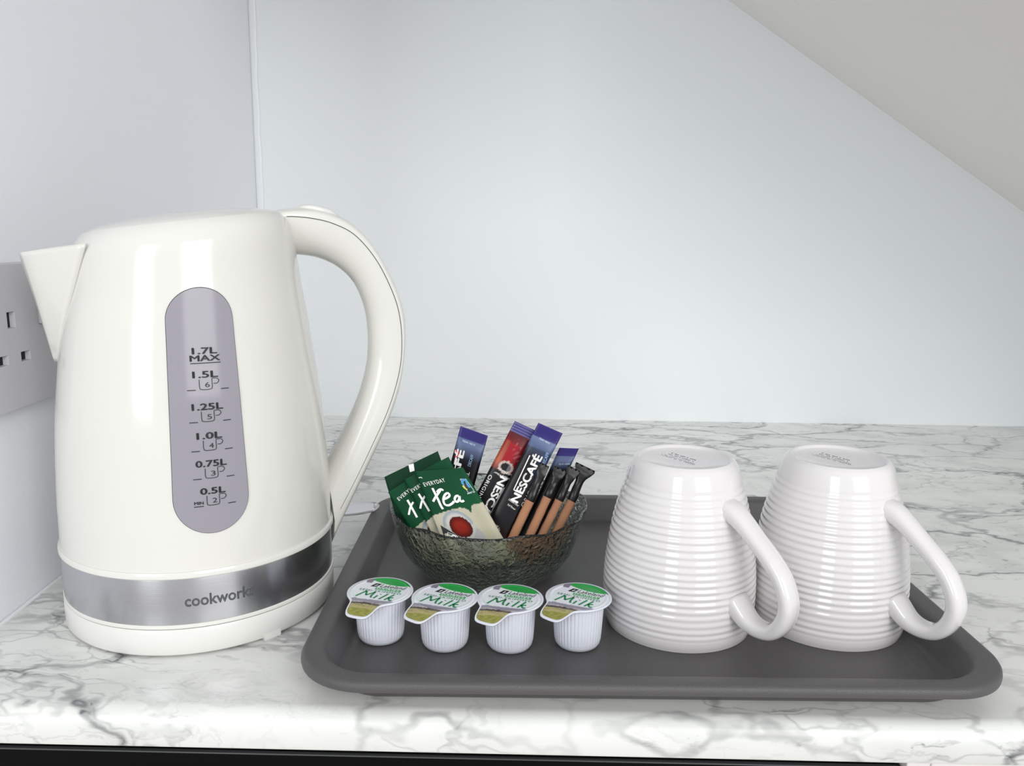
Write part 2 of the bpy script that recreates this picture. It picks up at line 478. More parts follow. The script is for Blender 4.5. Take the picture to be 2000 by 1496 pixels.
# body from smooth profile
zz = list(np.linspace(.0448, .200, 30)) + [.203, .206, .2083, .2105, .2122, .2135]
bp_ = spline([(krad(z), z) for z in (.0448, .0735, .1095, .1436, .1642, .1826, .200, .206, .2105, .2135)], 60)
bp_ = [tuple(p) for p in bp_] + [(.0488, .2139), (.0482, .2132), (.0480, .2100)]
lathe('body', bp_, M['cream'], kt, 160, fn=ktilt, sharp=50)
lp = [(.0476, .2105), (.0476, .2134), (.0470, .2142), (.0455, .2149), (.042, .2160), (.036, .2172), (.028, .2182), (.018, .2189), (.008, .2192), (.0015, .2193)]
lathe('lid', lp, M['cream'], kt, 128, fn=ktilt, cap1=True, sharp=50)
# gauge window: stadium wrapped on the body
def on_body(a_, z, off):
    """a_: arc length from the gauge axis (to the right), z height -> local point"""
    z2 = z
    r = krad(z2) + off
    th = -math.pi / 2 + a_ / krad(z2)
    p = (r * math.cos(th), r * math.sin(th), z2)
    return ktilt(p, 0, r, z2) if z2 > .15 else p
def stadium(off, shrink=0, n=36, nr=10):
    V = []; Fs = []
    zt, zb = .1828, .0634
    def hw(z): return .0150 + (.0182 - .0150) * (zt - z) / (zt - zb) - shrink
    # rows along z
    rows = 60
    for i in range(rows + 1):
        t = i / rows
        z = zb + shrink + (zt - zb - 2 * shrink) * (.5 - .5 * math.cos(math.pi * t))
        hwid = hw(z)
        ht = hw(zt - .015); hb = hw(zb + .018)
        if z > zt - shrink - ht: hwid = math.sqrt(max(0, ht ** 2 - (z - (zt - shrink - ht)) ** 2))
        if z < zb + shrink + hb: hwid = math.sqrt(max(0, hb ** 2 - (z - (zb + shrink + hb)) ** 2))
        for j in range(nr * 2 + 1):
            V.append((hwid * (j / nr - 1), z))
    return V, grid_faces(rows + 1, nr * 2 + 1, flip=False), rows, nr * 2 + 1
V2, Fg, rows, nc = stadium(.0)
mesh('gauge_surround', [on_body(a_, z, .00025) for a_, z in V2], Fg, M['gap'], kt)
V2, Fg, rows, nc = stadium(.0, .0003)
gz = mesh('water_gauge', [on_body(a_, z, .0006) for a_, z in V2], Fg, M['gauge'], kt); gz['label'] = 'grey translucent water gauge window'
ink = Ink(lambda x, y: on_body(x, y, .00085))
def gtext(s, z, h, wdt, x=.0012): ink.text(s, x, z, h, width=wdt, bold=.028, centre=True)
gtext('1.7L', .1513, .0030, .0112); gtext('MAX', .1479, .0028, .0136)
ink.rect(-.0056, .1467, .0080, .1471, 4)
gl = [('1.5L', '6', .1400), ('1.25L', '5', .1246), ('1.0L', '4', .1106), ('0.75L', '3', .0970), ('0.5L', '2', .0835)]
for t, dgt, z in gl:
    gtext(t, z, .0031, .0034 * len(t) - .0022 if len(t) < 5 else .0140, .0008)
    x0 = .0012; zc = z - .0057
    ink.text(dgt, x0 - .0009, zc + .0011, .0024, width=.0021, bold=.0)
    ink.stroke([(x0 - .0034, zc + .0049), (x0 - .0034, zc + .0012), (x0 - .0026, zc + .0001), (x0 + .0014, zc + .0001), (x0 + .0023, zc + .0012), (x0 + .0023, zc + .0048), (x0 + .0030, zc + .0052),
                (x0 + .0048, zc + .0050), (x0 + .0054, zc + .0038), (x0 + .0044, zc + .0027), (x0 + .0030, zc + .0027)], .00032, 60)
    if dgt == '2':
        ink.text('MIN', x0 - .0092, zc + .0008, .0015, width=.0042, bold=.02)
        ink.rect(x0 - .0094, zc - .0004, x0 - .0050, zc)
    else:
        ink.rect(x0 - .0090, zc - .0003, x0 - .0052, zc + .0001)
    ink.rect(x0 + .0062, zc - .0003, x0 + .0098, zc + .0001)
o = ink.make('gauge_lettering', M['black_ink'], gz)
# logo on the band
def on_band(x, y):
    th = -math.pi / 2 + x / .0720; r = .07215
    return (r * math.cos(th), r * math.sin(th), y)
bandp = [c for c in kt.children if c.name.startswith('steel_band')][0]
ink = Ink(on_band)
ink.text('cookworks', -.0152, .0268, .0058, width=.0335, bold=.02)
ink.make('band_lettering', M['grey_ink'], bandp)
# handle (plane y = 0 of the kettle)
NO = 90
outer = spline([(.044, .2195), (.0508, .2218), (.0658, .2228), (.0774, .2204), (.0893, .2148), (.1013, .2032), (.112, .1849), (.1185, .1690), (.1210, .1552), (.12, .1363), (.1157, .114), (.1071, .092), (.0969, .0719), (.0851, .0500), (.0752, .0300), (.0715, .0225)], NO)
seam = spline([(.046, .2165), (.053, .2176), (.0656, .2167), (.0772, .214), (.0891, .208), (.1005, .1955), (.1092, .1798), (.1148, .1640), (.1166, .1459), (.1146, .127), (.1073, .105), (.0955, .0818), (.0854, .0633), (.0757, .046), (.0725, .040)], NO)
inner = spline([(.050, .1968), (.059, .1965), (.0708, .1947), (.0825, .1891), (.0915, .1797), (.0973, .1653), (.0992, .1498), (.0982, .1311), (.093, .1125), (.0846, .0941), (.0763, .0789), (.0700, .0675)], NO)
def loft(name, A, B, c0, c1, wdf, m, nseg=20, grow=0):
    """A..B is the full depth of the handle; this part takes c0..c1 of it (-1 inner, 1 outer)"""
    V = []
    for i in range(NO):
        t = i / (NO - 1)
        I, O, S = np.array(inner[i]), np.array(outer[i]), np.array(seam[i])
        wv = wdf(t)
        ring = []
        P, Q = (I, S) if c1 < .99 else (S, O)
        for k in range(nseg + 1):
            c = k / nseg
            if c1 < .99:   # grip: rounded at inner side
                yy = wv * (1 - (1 - c) ** 2.6) ** (1 / 2.0)
            else:
                yy = (wv + grow) * (1 - c ** 3.0) ** (1 / 2.2)
            p = P + (Q - P) * c
            ring.append((p[0], p[1], yy))
        V += [(x, -y, z) for x, z, y in ring] + [(x, y, z) for x, z, y in ring[::-1]]
    nc = 2 * (nseg + 1)
    Fs = grid_faces(NO, nc, True)
    Fs += [tuple(range(nc)), tuple((NO - 1) * nc + j for j in range(nc))[::-1]]
    return mesh(name, V, Fs, m, kt, True, sharp=55)
wf = lambda t: .0150 - .0030 * math.sin(math.pi * min(1, t * 1.15))
loft('handle', 0, 0, -1, 0, wf, M['cream'])
hc = loft('handle_cover', 0, 0, 0, 1, wf, M['cream'], grow=.0003)
# seam line between the two: a dark recessed strip
V = []
for i in range(2, NO - 3):
    t = i / (NO - 1); S = seam[i]; w_ = wf(t)
    d = np.array(outer[i]) - np.array(inner[i]); d /= np.linalg.norm(d)
    for y in (-(w_ + .00035), w_ + .00035):
        for k in (-.00022, .00012):
            V.append((S[0] + d[0] * k, y, S[1] + d[1] * k))
n_ = len(V) // 4
Fs = []
for i in range(n_ - 1):
    b0, b1 = 4 * i, 4 * (i + 1)
    Fs += [(b0, b1, b1 + 1, b0 + 1), (b0 + 2, b0 + 3, b1 + 3, b1 + 2)]
if n_: mesh('seam_line', V, Fs, M['gap'], kt, False)
# power switch / lid button on top of the handle
def btn(p, a, r, z):
    s = .0722 + p[0] * 1.0
    base = np.interp(s, [.05, .0658, .0774, .0893], [.2216, .2228, .2204, .2148])
    return (s, p[1] * .72, base + z)
lathe('lid_button', [(.0125, -.004), (.0125, .0004), (.0117, .0012), (.009, .0018), (.004, .0021), (.0008, .0022)], M['cream_satin'], kt, 48, fn=btn, cap1=True)
# spout: V shaped shell
V = []; rows_ = 26; cols_ = 17
for i in range(rows_):
    t = i / (rows_ - 1)
    z = .1425 + (.2005 - .1425) * t
    rb = krad(z) - .0012
    tip = np.interp(z, [.1425, .1760, .1990, .2010], [-.0655, -.0716, -.0764, -.0768]) if True else 0
    half = R(2 + 31 * t ** .8)
    e = np.array((-rb * math.cos(half), -rb * math.sin(half)))
    for j in range(cols_):
        s = j / (cols_ - 1) * 2 - 1
        q = abs(s)
        # from tip (q=0) to body edge (q=1), slightly rounded nose
        x = tip + (e[0] - tip) * (math.sqrt(q * q + .01) - .1) / (math.sqrt(1.01) - .1)
        y = math.copysign(1, s) * abs(e[1]) * q if q > 0 else 0
        V.append((x, y, z + .002 * t * (1 - q) * 0 - .0015 * t * q * 0 + TILT * 1.2 * t * (x + .06)))
spt = mesh('spout', V, grid_faces(rows_, cols_), M['cream'], kt, True)
md = spt.modifiers.new('thick', 'SOLIDIFY'); md.thickness = .0016; md.offset = -1

# ------------------------------------------------------------------ tray
TC, TA = (.0583, .4553), R(1.0)
tr = empty('serving_tray', (*TC, 0), TA, 'matt dark grey rectangular serving tray on the worktop', 'tray')
HX, HY, RC = .1632, .1318, .034
def rrect(ins, z, n=14, hx=HX, hy=HY, rc=RC):
    r = max(rc - ins * .75, .004); x, y = hx - ins - r, hy - ins - r
    out = []
    for cx, cy, a0 in ((x, y, 0), (-x, y, 90), (-x, -y, 180), (x, -y, 270)):
        for i in range(n + 1):
            a_ = R(a0 + 90 * i / n); out.append((cx + r * math.cos(a_), cy + r * math.sin(a_), z))
    return out
pf = [(.0195, .0004), (.0175, .0008), (.0150, .0030), (.0108, .0125), (.0090, .0140), (.0018, .0142), (.0010, .0132), (.0000, .0130), (-.0002, .0145),
      (.0000, .0162), (.0008, .0174), (.0022, .0178), (.0085, .0172), (.0100, .0166), (.0112, .0154), (.0160, .0048), (.0175, .0034), (.0200, .0030)]
V = []
for ins, z in pf: V += rrect(ins, z)
nr = len(rrect(0, 0))
Fs = grid_faces(len(pf), nr, True)
Fs += [tuple(range(nr))[::-1], tuple((len(pf) - 1) * nr + j for j in range(nr))]
mesh('tray_pan', V, Fs, M['tray'], tr, True, sharp=75)
ZT = .0030

# ------------------------------------------------------------------ mugs
def make_mug(loc, rz, label):
    root = empty('mug', (*loc, ZT), rz, label, 'mug', 'upturned white ribbed mugs on the tray')
    H = .0918
    zs = [0, .0036, .010, .018, .028, .0385, .0525, .0685, .0785, .082, .0855, .0880, .0900, .0911, .0918]
    rs = [.0386, .0396, .0402, .0405, .0402, .0394, .0374, .0338, .0306, .0298, .0288, .0279, .0267, .0256, .0247]
    base = spline(list(zip(rs, zs)), 400)
    prof = [(.0370, .0008), (.0378, 0), (.0384, .0)]
    for r, z in base:
        k = 0
        if .005 < z < .0805:
            env = min(1, (z - .005) / .004, (.0805 - z) / .003)
            ph = 2 * math.pi * z / .00352 + .5 * math.sin(z * 190)
            k = .00020 * env * math.sin(ph) * (1 + .25 * math.sin(z * 230 + 1))
        prof.append((r + k, z + .0003))
    prof += [(.0243, H + .0003), (.0236, H + .0001), (.0230, H - .0008), (.0222, H - .0014), (.010, H - .0015), (.0005, H - .0015)]
    def wob(p, a_, r, z):
        k = 1 + .0012 * math.sin(3 * a_ + z * 60)
        return (p[0] * k, p[1] * k, z)
    lathe('body', prof, M['ceramic'], root, 128, fn=wob, cap1=True, sharp=60)
    ins = [(.0370, .0008), (.0365, .004), (.037, .02), (.0355, .045), (.031, .07), (.025, .083), (.012, .0865), (.0005, .087)]
    o = lathe('inside_wall', [tuple(p) for p in spline(ins, 40)], M['ceramic'], root, 96, cap1=True)
    # handle strap
    cl = spline([(.0245, .0750 - ZT), (.0335, .0738 - ZT), (.0405, .0700 - ZT), (.0484, .0640 - ZT), (.0573, .0570 - ZT), (.0645, .0495 - ZT), (.0684, .0412 - ZT), (.0690, .0345 - ZT),
                 (.0666, .0272 - ZT), (.0626, .0222 - ZT), (.0582, .0200 - ZT), (.0526, .0196 - ZT), (.0470, .0212 - ZT), (.0418, .0252 - ZT), (.0375, .0292 - ZT)], 60)
    T = np.gradient(cl, axis=0); T /= np.linalg.norm(T, axis=1)[:, None]
    V = []; ns = 20
    for i, (c, t) in enumerate(zip(cl, T)):
        u_ = i / 59
        nrm = np.array((t[1], -t[0]))
        flare = math.exp(-((u_ - .0) / .13) ** 2) * .6 + math.exp(-((u_ - 1) / .12) ** 2) * .55
        hw_ = .0057 * (1 + .42 * flare); ht_ = .0039 * (1 + .8 * flare)
        for k in range(ns):
            a_ = 2 * math.pi * k / ns
            ca, sa = math.cos(a_), math.sin(a_)
            e = 2 / 2.6
            ca = math.copysign(abs(ca) ** e, ca); sa = math.copysign(abs(sa) ** e, sa)
            V.append((c[0] + nrm[0] * ht_ * ca, hw_ * sa, c[1] + nrm[1] * ht_ * ca))
    Fs = grid_faces(60, ns, True, flip=True) + [tuple(range(ns)), tuple(59 * ns + j for j in range(ns))[::-1]]
    mesh('handle', V, Fs, M['ceramic'], root, True)
    # faint stamp on the base (too small to read)
    ink = Ink(lambda x, y: (x, y, H - .00142))
    rnd = random.Random(5)
    for ln, (x0, x1, y, h) in enumerate([(-.0125, .0045, .0030, .0016), (-.0120, .0060, .0002, .0013), (-.0145, .0095, -.0024, .0008), (-.0130, .0105, -.0042, .0008)]):
        x = x0
        while x < x1:
            wl = rnd.uniform(.0005, .0011)
            if rnd.random() < .85:
                ink.rect(x, y, x + wl, y + h * rnd.uniform(.25, .5)); ink.rect(x, y, x + .00025, y + h * rnd.uniform(.6, 1))
            x += wl + .0003
    ink.make('base_stamp', M['grey_ink'], [c for c in root.children if c.name.startswith('body')][0])
    return root
make_mug((.0851, .4174), R(-53), 'upturned white ribbed mug standing next to the milk pots')
make_mug((.1676, .4222), R(-55), 'upturned white ribbed mug at the right end of the tray')

# ------------------------------------------------------------------ milk pots
G = lambda *c: np.array(lin(c)) * PK
PK = 1.0
def lid_color(X, Y, rnd):
    """X right, Y up in lettering space, unit = lid radius"""
    r = math.hypot(X, Y)
    if r > .955 and Y > -.7: return G(236, 238, 240)
    if Y > .46 + .28 * (X - .35) ** 2 and X > -.50 and r < .955: return G(22, 150, 62)
    if Y > .46 and X > -.70 and X <= -.50 : return G(120, 112, 128)
    if Y < -.98 and abs(X + .1) < 2:
        k = .5 + .5 * math.sin(X * 23 + math.sin(Y * 31) * 2) * math.sin(Y * 17 + X * 5)
        if Y < -1.52 : return G(236, 236, 206)
        if Y < -1.18: return G(136, 136, 66) * (.75 + .5 * k)
        return G(150, 140, 96) * (.45 + .9 * k) if Y > -1.12 and k > .4 else G(168, 158, 110)
    if Y < -.90: return G(64, 60, 62)
    if Y < -.84: return G(170, 160, 162)
    if Y < -.66 + .05 * X: return G(140, 138, 154)
    k = .5 + .5 * math.sin(X * 4 + Y * 3)
    return G(222, 224, 231) * (1 - .25 * k) + G(212, 234, 222) * .25 * k
def make_pot(c, tab, up_az, label, z_l=.0285):
    root = empty('milk_pot', (c[0], c[1], ZT), 0, label, 'milk pot', 'milk pots in a row on the tray')
    ZL = z_l - ZT
    # cup with vertical flutes
    pr = [(.0004, .0006), (.0085, .0006), (.0098, .0002), (.0106, .0006), (.0115, .0020), (.01195, .0040), (.0122, .0070), (.0131, ZL - .0022), (.0132, ZL - .0012)]
    def fl(p, a_, r, z):
        k = 0
        if .002 < z < ZL - .0018 and r > .011:
            env = min(1, (z - .002) / .004)
            k = -.00042 * env * (abs(math.sin(a_ * 20)) ** .5 < .62)
            k = -.0004 * env * (1 - abs(math.sin(a_ * 21)) ** .45)
        return ((r + k) * math.cos(a_), (r + k) * math.sin(a_), z)
    pp = []
    for (r0, z0), (r1, z1) in zip(pr[:-1], pr[1:]):
        for t in np.linspace(0, 1, 4, endpoint=False): pp.append((r0 + (r1 - r0) * t, z0 + (z1 - z0) * t))
    pp.append(pr[-1])
    lathe('cup', pp, M['pot'], root, 252, fn=fl, sharp=70)
    RL = .0163; tab = R(tab)
    def out(phi):
        """outline radius: circle joined smoothly to a blunt tab"""
        d = (phi - tab + math.pi) % (2 * math.pi) - math.pi
        L_ = .0253
        # tab: rounded rectangle half width .0062 with concave shoulders
        r = RL
        w0 = .0073
        if abs(d) < R(62):
            ad = abs(d)
            rt = (w0 + .0012) / max(math.sin(ad), 1e-4) if ad > 1e-3 else 9
            # superellipse blend of end cap
            k = (1 / ((1 / L_) ** 7 + (math.sin(ad) / w0) ** 7 * 1 + 1e-30)) ** (1 / 7) if ad > 1e-3 else L_
            r = (RL ** 9 + max(min(k, L_) - 0, 0) ** 9) ** (1 / 9) if k > RL * .75 else RL
            r = max(RL, min(r, L_))
        return r
    NP, NR = 240, 44
    phis = [2 * math.pi * i / NP for i in range(NP)]
    ro = np.array([out(p) for p in phis])
    for _ in range(5): ro = (np.roll(ro, 1) + 2 * ro + np.roll(ro, -1)) / 4
    V, Cc = [(0, 0, ZL)], []
    upx, upy = math.cos(R(up_az)), math.sin(R(up_az)); rx, ry = upy, -upx
    def col(x, y): return (*lid_color((x * rx + y * ry) / RL, (x * upx + y * upy) / RL, None), 1)
    Cc.append(col(0, 0))
    def zt(r): return ZL - (max(0, r - .0150) ** 1.5) * 2.6 + (.00025 if .0138 < r < .0150 else 0)
    for k in range(1, NR + 1):
        for i, p in enumerate(phis):
            r = ro[i] * k / NR if k < NR else ro[i]
            x, y = r * math.cos(p), r * math.sin(p)
            V.append((x, y, zt(r))); Cc.append(col(x, y))
    Fs = [(0, 1 + i, 1 + (i + 1) % NP) for i in range(NP)] + grid_faces(NR, NP, True, 1, flip=True)
    # flange below the printed film
    lidm = mesh('lid', V, Fs, M['print_lid'], root, True, cols=Cc)
    fr = []
    for dr, dz in ((-.0045, -.0004), (-.0003, -.0005), (.0003, -.00075), (.0006, -.0004), (.0005, .0001), (.0001, .00015), (-.0006, .00012)):
        for i, p in enumerate(phis):
            r = ro[i] + dr; rr = min(ro[i], r)
            fr.append((r * math.cos(p), r * math.sin(p), zt(max(rr, .0)) + dz))
    mesh('rim_flange', fr, grid_faces(7, NP, True), M['pot'], root, True)
    def fm(x, y):
        X, Y = x * RL, y * RL
        px, py = X * rx + Y * upx, X * ry + Y * upy
        return (px, py, zt(math.hypot(px, py)) + .00012)
    i1 = Ink(fm)
    i1.text('Lakeland', -.14, .24, .22, width=.88, shear=.35)
    i1.poly([(-.44, .22), (-.36, .22), (-.26, .46), (-.34, .46)], [(0, 1, 2, 3)]); i1.poly([(-.30, .22), (-.24, .22), (-.14, .46), (-.20, .46)], [(0, 1, 2, 3)])
    i1.poly([(-.36, .40), (-.20, .40), (-.18, .46), (-.34, .46)], [(0, 1, 2, 3)]); i1.poly([(-.40, .22), (-.26, .22), (-.25, .27), (-.39, .27)], [(0, 1, 2, 3)])
    i1.make('black_lettering', M['black_ink'], lidm)
    i2 = Ink(fm); i2.rect(-.22, .04, .64, .19); i2.make('green_panel', M['green_band'], lidm)
    i3 = Ink(lambda x, y: tuple(np.array(fm(x, y)) + (0, 0, .00006))); i3.text('DAIRIES', -.16, .06, .11, width=.74, sp=1.2); i3.make('white_lettering', M['white_ink'], lidm)
    i4 = Ink(fm)
    i4.text('SEMI-SKIMMED', -.68, -.12, .12, width=1.40, bold=.0, sp=1.15)
    for k_, sg in enumerate(([(-.58, -.56), (-.40, -.12)], [(-.40, -.12), (-.30, -.42)], [(-.30, -.42), (-.10, -.14)], [(-.10, -.14), (-.12, -.40), (-.08, -.54)],
               [(.06, -.34), (.02, -.56)], [(.12, -.26), (.13, -.23)], [(.34, -.16), (.20, -.57)], [(.54, -.16), (.38, -.58)], [(.60, -.36), (.45, -.42)], [(.47, -.42), (.54, -.56), (.62, -.54)])):
        i4.stroke(sg, .062, 10, smooth=True)
    i4.make('green_lettering', M['green_ink'], lidm)
    return root
make_pot((-.0727, .3902), -109, 76, 'white milk pot nearest the kettle, leftmost of the row')
make_pot((-.0389, .3846), -124, 72, 'white milk pot second from the kettle in the row')
make_pot((-.0058, .3846), -119, 76, 'white milk pot third from the kettle, centred before the bowl')
make_pot((.0289, .3879), -129, 67, 'white milk pot beside the mug, rightmost of the row')

# ------------------------------------------------------------------ glass bowl
BC = (-.0211, .4791)
bw = empty('glass_bowl', (*BC, ZT), R(8), 'clear textured glass bowl holding tea bags and coffee sticks', 'bowl')
def lobes(p, a_, r, z):
    t = min(1, max(0, (z - .002) / .03))
    k = 1 - .026 * t * (abs(math.sin(a_ * 4)) ** 6) + .006 * t * math.sin(a_ * 9 + 1)
    zz_ = z + (.0007 * math.sin(a_ * 8 + .6) + .0005 * math.sin(a_ * 13)) * max(0, (z - .03) / .0127)
    return (r * k * math.cos(a_), r * k * math.sin(a_), zz_)
outp = [(.0003, .0006), (.020, .0006), (.030, .0000), (.036, .0006), (.0405, .0028), (.0445, .0062), (.0490, .0115), (.0534, .0180), (.0565, .0265), (.0588, .0345), (.0604, .0415), (.0607, .0427)]
inp = [(.0601, .0433), (.0592, .0428), (.0586, .0410), (.0568, .0340), (.0545, .0265), (.0512, .0185), (.0465, .0120), (.0420, .0075), (.0370, .0048), (.028, .0040), (.015, .0040), (.0003, .0040)]
lathe('bowl_glass', outp + inp, M['glass'], bw, 144, fn=lobes, sharp=80)

# ------------------------------------------------------------------ packets in the bowl
PK = .64     # standing packets' print colours darkened to offset the strong front light
class Packet:
    def __init__(s, name, px, plane, label, cat, group, thick=.003, bulge=.5, lean=0):
        p, n = plane; n = Vector(n).normalized()
        s.n = n
        s.c = [at(u, v, p, n) for u, v in px]            # TL TR BR BL
        base = (s.c[2] + s.c[3]) / 2
        s.root = empty(name, base, 0, label, cat, group)
        s.c = [c - base for c in s.c]; s.th = thick; s.b = bulge
        s.W = ((s.c[1] - s.c[0]).length + (s.c[2] - s.c[3]).length) / 2
        s.H = ((s.c[3] - s.c[0]).length + (s.c[2] - s.c[1]).length) / 2
        s.plane = plane; s.base = base
    def h(s, u, v):
        e = max(0, 1 - abs(2 * u - 1) ** 3.2) ** .5
        f = min(1, max(0, (v - .055) / .10)) ; f = f * f * (3 - 2 * f)
        g = min(1, max(0, (1 - v) / .06))
        return .00025 + s.th / 2 * (s.b * e * f * g + (1 - s.b) * min(1, e * 1.5))
    def P(s, u, v, off=0, side=1):
        tl, tr_, br, bl = s.c
        q = tl * (1 - u) * (1 - v) + tr_ * u * (1 - v) + br * u * v + bl * (1 - u) * v
        return q + s.n * side * (s.h(u, v) + off)
    def body(s, name, fn, m, nu=44, nv=110, part=None, warp=None):
        V, cc = [], []
        for side in (1, -1):
            for i in range(nv + 1):
                for j in range(nu + 1):
                    u, v = j / nu, i / nv
                    uu, vv = warp(u, v) if warp else (u, v)
                    V.append(s.P(uu, vv, 0, side)); cc.append((*fn(uu, vv), 1))
        nc = nu + 1; N_ = (nv + 1) * nc
        Fs = grid_faces(nv + 1, nc, flip=True) + grid_faces(nv + 1, nc, off=N_)
        ring = [j for j in range(nc)] + [i * nc + nu for i in range(1, nv + 1)] + [nv * nc + j for j in range(nu - 1, -1, -1)] + [i * nc for i in range(nv - 1, 0, -1)]
        for a_, b_ in zip(ring, ring[1:] + ring[:1]): Fs.append((a_, b_, N_ + b_, N_ + a_))
        s.o = mesh(name, V, Fs, m, s.root, True, cols=cc, sharp=60)
        return s.o
    def uv(s, px, py):
        """photo pixel -> packet coordinates on the packet's own plane"""
        q = at(px, py, *s.plane) - s.base
        u = v = .5
        for _ in range(12):
            f = s.P(u, v) - s.n * s.h(u, v) - q
            tl, tr_, br, bl = s.c
            du = (tr_ - tl) * (1 - v) + (br - bl) * v; dv = (bl - tl) * (1 - u) + (br - tr_) * u
            a_, b_, c_ = du.dot(du), du.dot(dv), dv.dot(dv); r1, r2 = f.dot(du), f.dot(dv)
            D_ = a_ * c_ - b_ * b_
            u -= (r1 * c_ - r2 * b_) / D_; v -= (a_ * r2 - b_ * r1) / D_
        return u, v
    def ink(s, off=.00012):
        # ink space: metres, x across from left edge, y down is negative
        def f(x, y):
            return s.P(x / s.W, -y / s.H, off)
        return Ink(f)
    def m(s, px, py):
        u, v = s.uv(px, py); return (u * s.W, -v * s.H)

def plane(y0, lean=18, yaw=0):
    n = Vector((math.sin(R(yaw)) * math.cos(R(lean)), -math.cos(R(yaw)) * math.cos(R(lean)), math.sin(R(lean))))
    return ((-.0211, y0, .035), n)

def mix(a_, b_, t): t = max(0, min(1, t)); return np.array(a_) * (1 - t) + np.array(b_) * t
def ell(u, v, cu, cv, ru, rv): return math.hypot((u - cu) / ru, (v - cv) / rv)

BLUE, BLUE2, NAVY, BLK = G(50, 40, 128), G(112, 128, 170), G(30, 36, 62), G(18, 16, 22)
def decaf(u, v):
    if v < .085:
        return G(74, 64, 154) if (v * 260) % 5 < 1.1 else BLUE
    if v < .30: return mix(BLUE2, mix(NAVY, BLK, (v - .2) / .08), (v - .13) / .11)
    return BLK
def decaf_full(u, v):
    if v < .085: return decaf(u, v)
    if v < .155: return mix(G(126, 142, 184), G(96, 112, 154), (v - .09) / .06)
    k = mix(G(74, 84, 112), BLK, (v - .155) / (.06 + .06 * u))
    if u > .66 and v < .40: return mix(G(58, 76, 116), G(24, 24, 36), (v - .17) / .22)
    if v > .70:
        e = ell(u, v, .36, .755, .2, .03)
        if e < .8: return G(20, 16, 16)
        if e < 1.0: return G(220, 214, 210)
        if v > .765 and abs(u - .36) < .30 - (v - .765) * .6: return G(222, 26, 26)
        return mix(BLK, G(96, 30, 30), (v - .70) / .2)
    return k
def original(u, v):
    if v < .065:
        return G(60, 52, 120) if (v * 300) % 5 < 1.6 else G(128, 124, 190)
    if v < .34:
        n = .5 + .5 * math.sin(u * 17 + math.sin(v * 60) * 1.6) * math.sin(v * 90 + u * 9)
        b_ = mix(G(84, 22, 28), G(150, 32, 40), (v - .06) / .10)
        if u > .28 and u < .72 and v > .14: b_ = G(186, 24, 42)
        if u < .28 and v > .13: b_ = mix(G(176, 60, 34), G(206, 110, 80), (v - .16) / .14)
        if n > .78 and u > .50 and v < .24: b_ = mix(b_, G(222, 110, 116), .55)
        e = ell(u, v, .60, .305, .34, .042)
        if e < .68: return G(24, 18, 18) if u < .66 else G(120, 120, 130)
        if e < 1.0: return G(226, 208, 196)
        if v > .29: b_ = mix(b_, G(120, 40, 40), (v - .29) / .05)
        return b_
    e = ell(u, v, .60, .305, .34, .042)
    if e < 1: return G(226, 208, 196)
    return BLK

GREEN, DGREEN, CREAM = G(8, 92, 54), G(6, 64, 38), G(222, 216, 192)

# --- coffee sticks
grpC = 'instant coffee sticks standing in the bowl'
def stick(px0, px1, ax, k, pl, fn, label, th=.0034):
    tl, tr_ = np.array(px0), np.array(px1); ax = np.array(ax) * k
    return (lambda s: (s.body('wrapper', fn, M['print']), s)[1])(Packet('coffee_stick', [tl, tr_, tr_ + ax, tl + ax], pl, label, 'coffee stick', grpC, th, .8))
pD = stick((899.7, 832), (953, 851), (-21.5, 79), 2.9, plane(.476, 12), decaf, 'blue-topped coffee stick standing behind the green tea bags')
pE = stick((1092.7, 874.5), (1130.7, 876), (-21.5, 46), 3.9, plane(.470, 12), decaf, 'blue-topped coffee stick behind the black tips of the sugar sticks')
pA = stick((1005.6, 822), (1046, 841), (-70.6, 134), 1.95, plane(.461, 14), original, 'coffee stick with red cup picture and violet top strip')
pB = stick((1051.6, 825.6), (1099, 846.5), (-76, 148), 1.8, plane(.4545, 14), decaf_full, 'tallest coffee stick, blue-topped with white lettering, behind the leftmost sugar stick')
BR = 'NESCAFÉ'
# stick B lettering, reading upwards
def line(pk, t, a_, b_, h, ink, bold=0, shear=0, sp=1):
    A_ = np.array(pk.m(*a_)); B_ = np.array(pk.m(*b_)); d = B_ - A_
    ink.text(t, A_[0], A_[1], h, width=float(np.hypot(*d)), ang=math.atan2(d[1], d[0]), bold=bold, shear=shear, sp=sp)
def seg(pk, ink, pts, wdt, n=2): ink.stroke([pk.m(*p) for p in pts], wdt, n, smooth=len(pts) > 2)
ik = pB.ink(); line(pB, BR, (1011, 982), (1060, 892), .0046, ik, bold=.035)
seg(pB, ik, [(1003.5, 956), (1035, 889)], .0006)
seg(pB, ik, [(1003.5, 956), (1010, 960)], .0006)
line(pB, 'ORIGINAL', (1023, 990), (1054, 930), .0020, ik, sp=1.1)
ik.make('brand_lettering', M['white_ink'], pB.o)
ik = pB.ink(); line(pB, 'DECAFF', (1063, 911), (1073, 885), .0019, ik)
ik.make('decaf_lettering', mat('pale_blue_ink', (150, 180, 215), .5), pB.o); ik = pB.ink()
line(pB, 'Double Filter', (993, 976), (1012, 989), .0012, ik); line(pB, 'Full Flavour', (991, 986), (1006, 996), .0012, ik)
ik.make('flavour_lettering', M['white_ink'], pB.o); ik = pB.ink()
line(pB, 'TEAR HERE', (1052, 857), (1073, 868), .0011, ik, bold=.02)
ik.make('tear_lettering', mat('pale_blue_ink', (190, 208, 228), .5), pB.o)
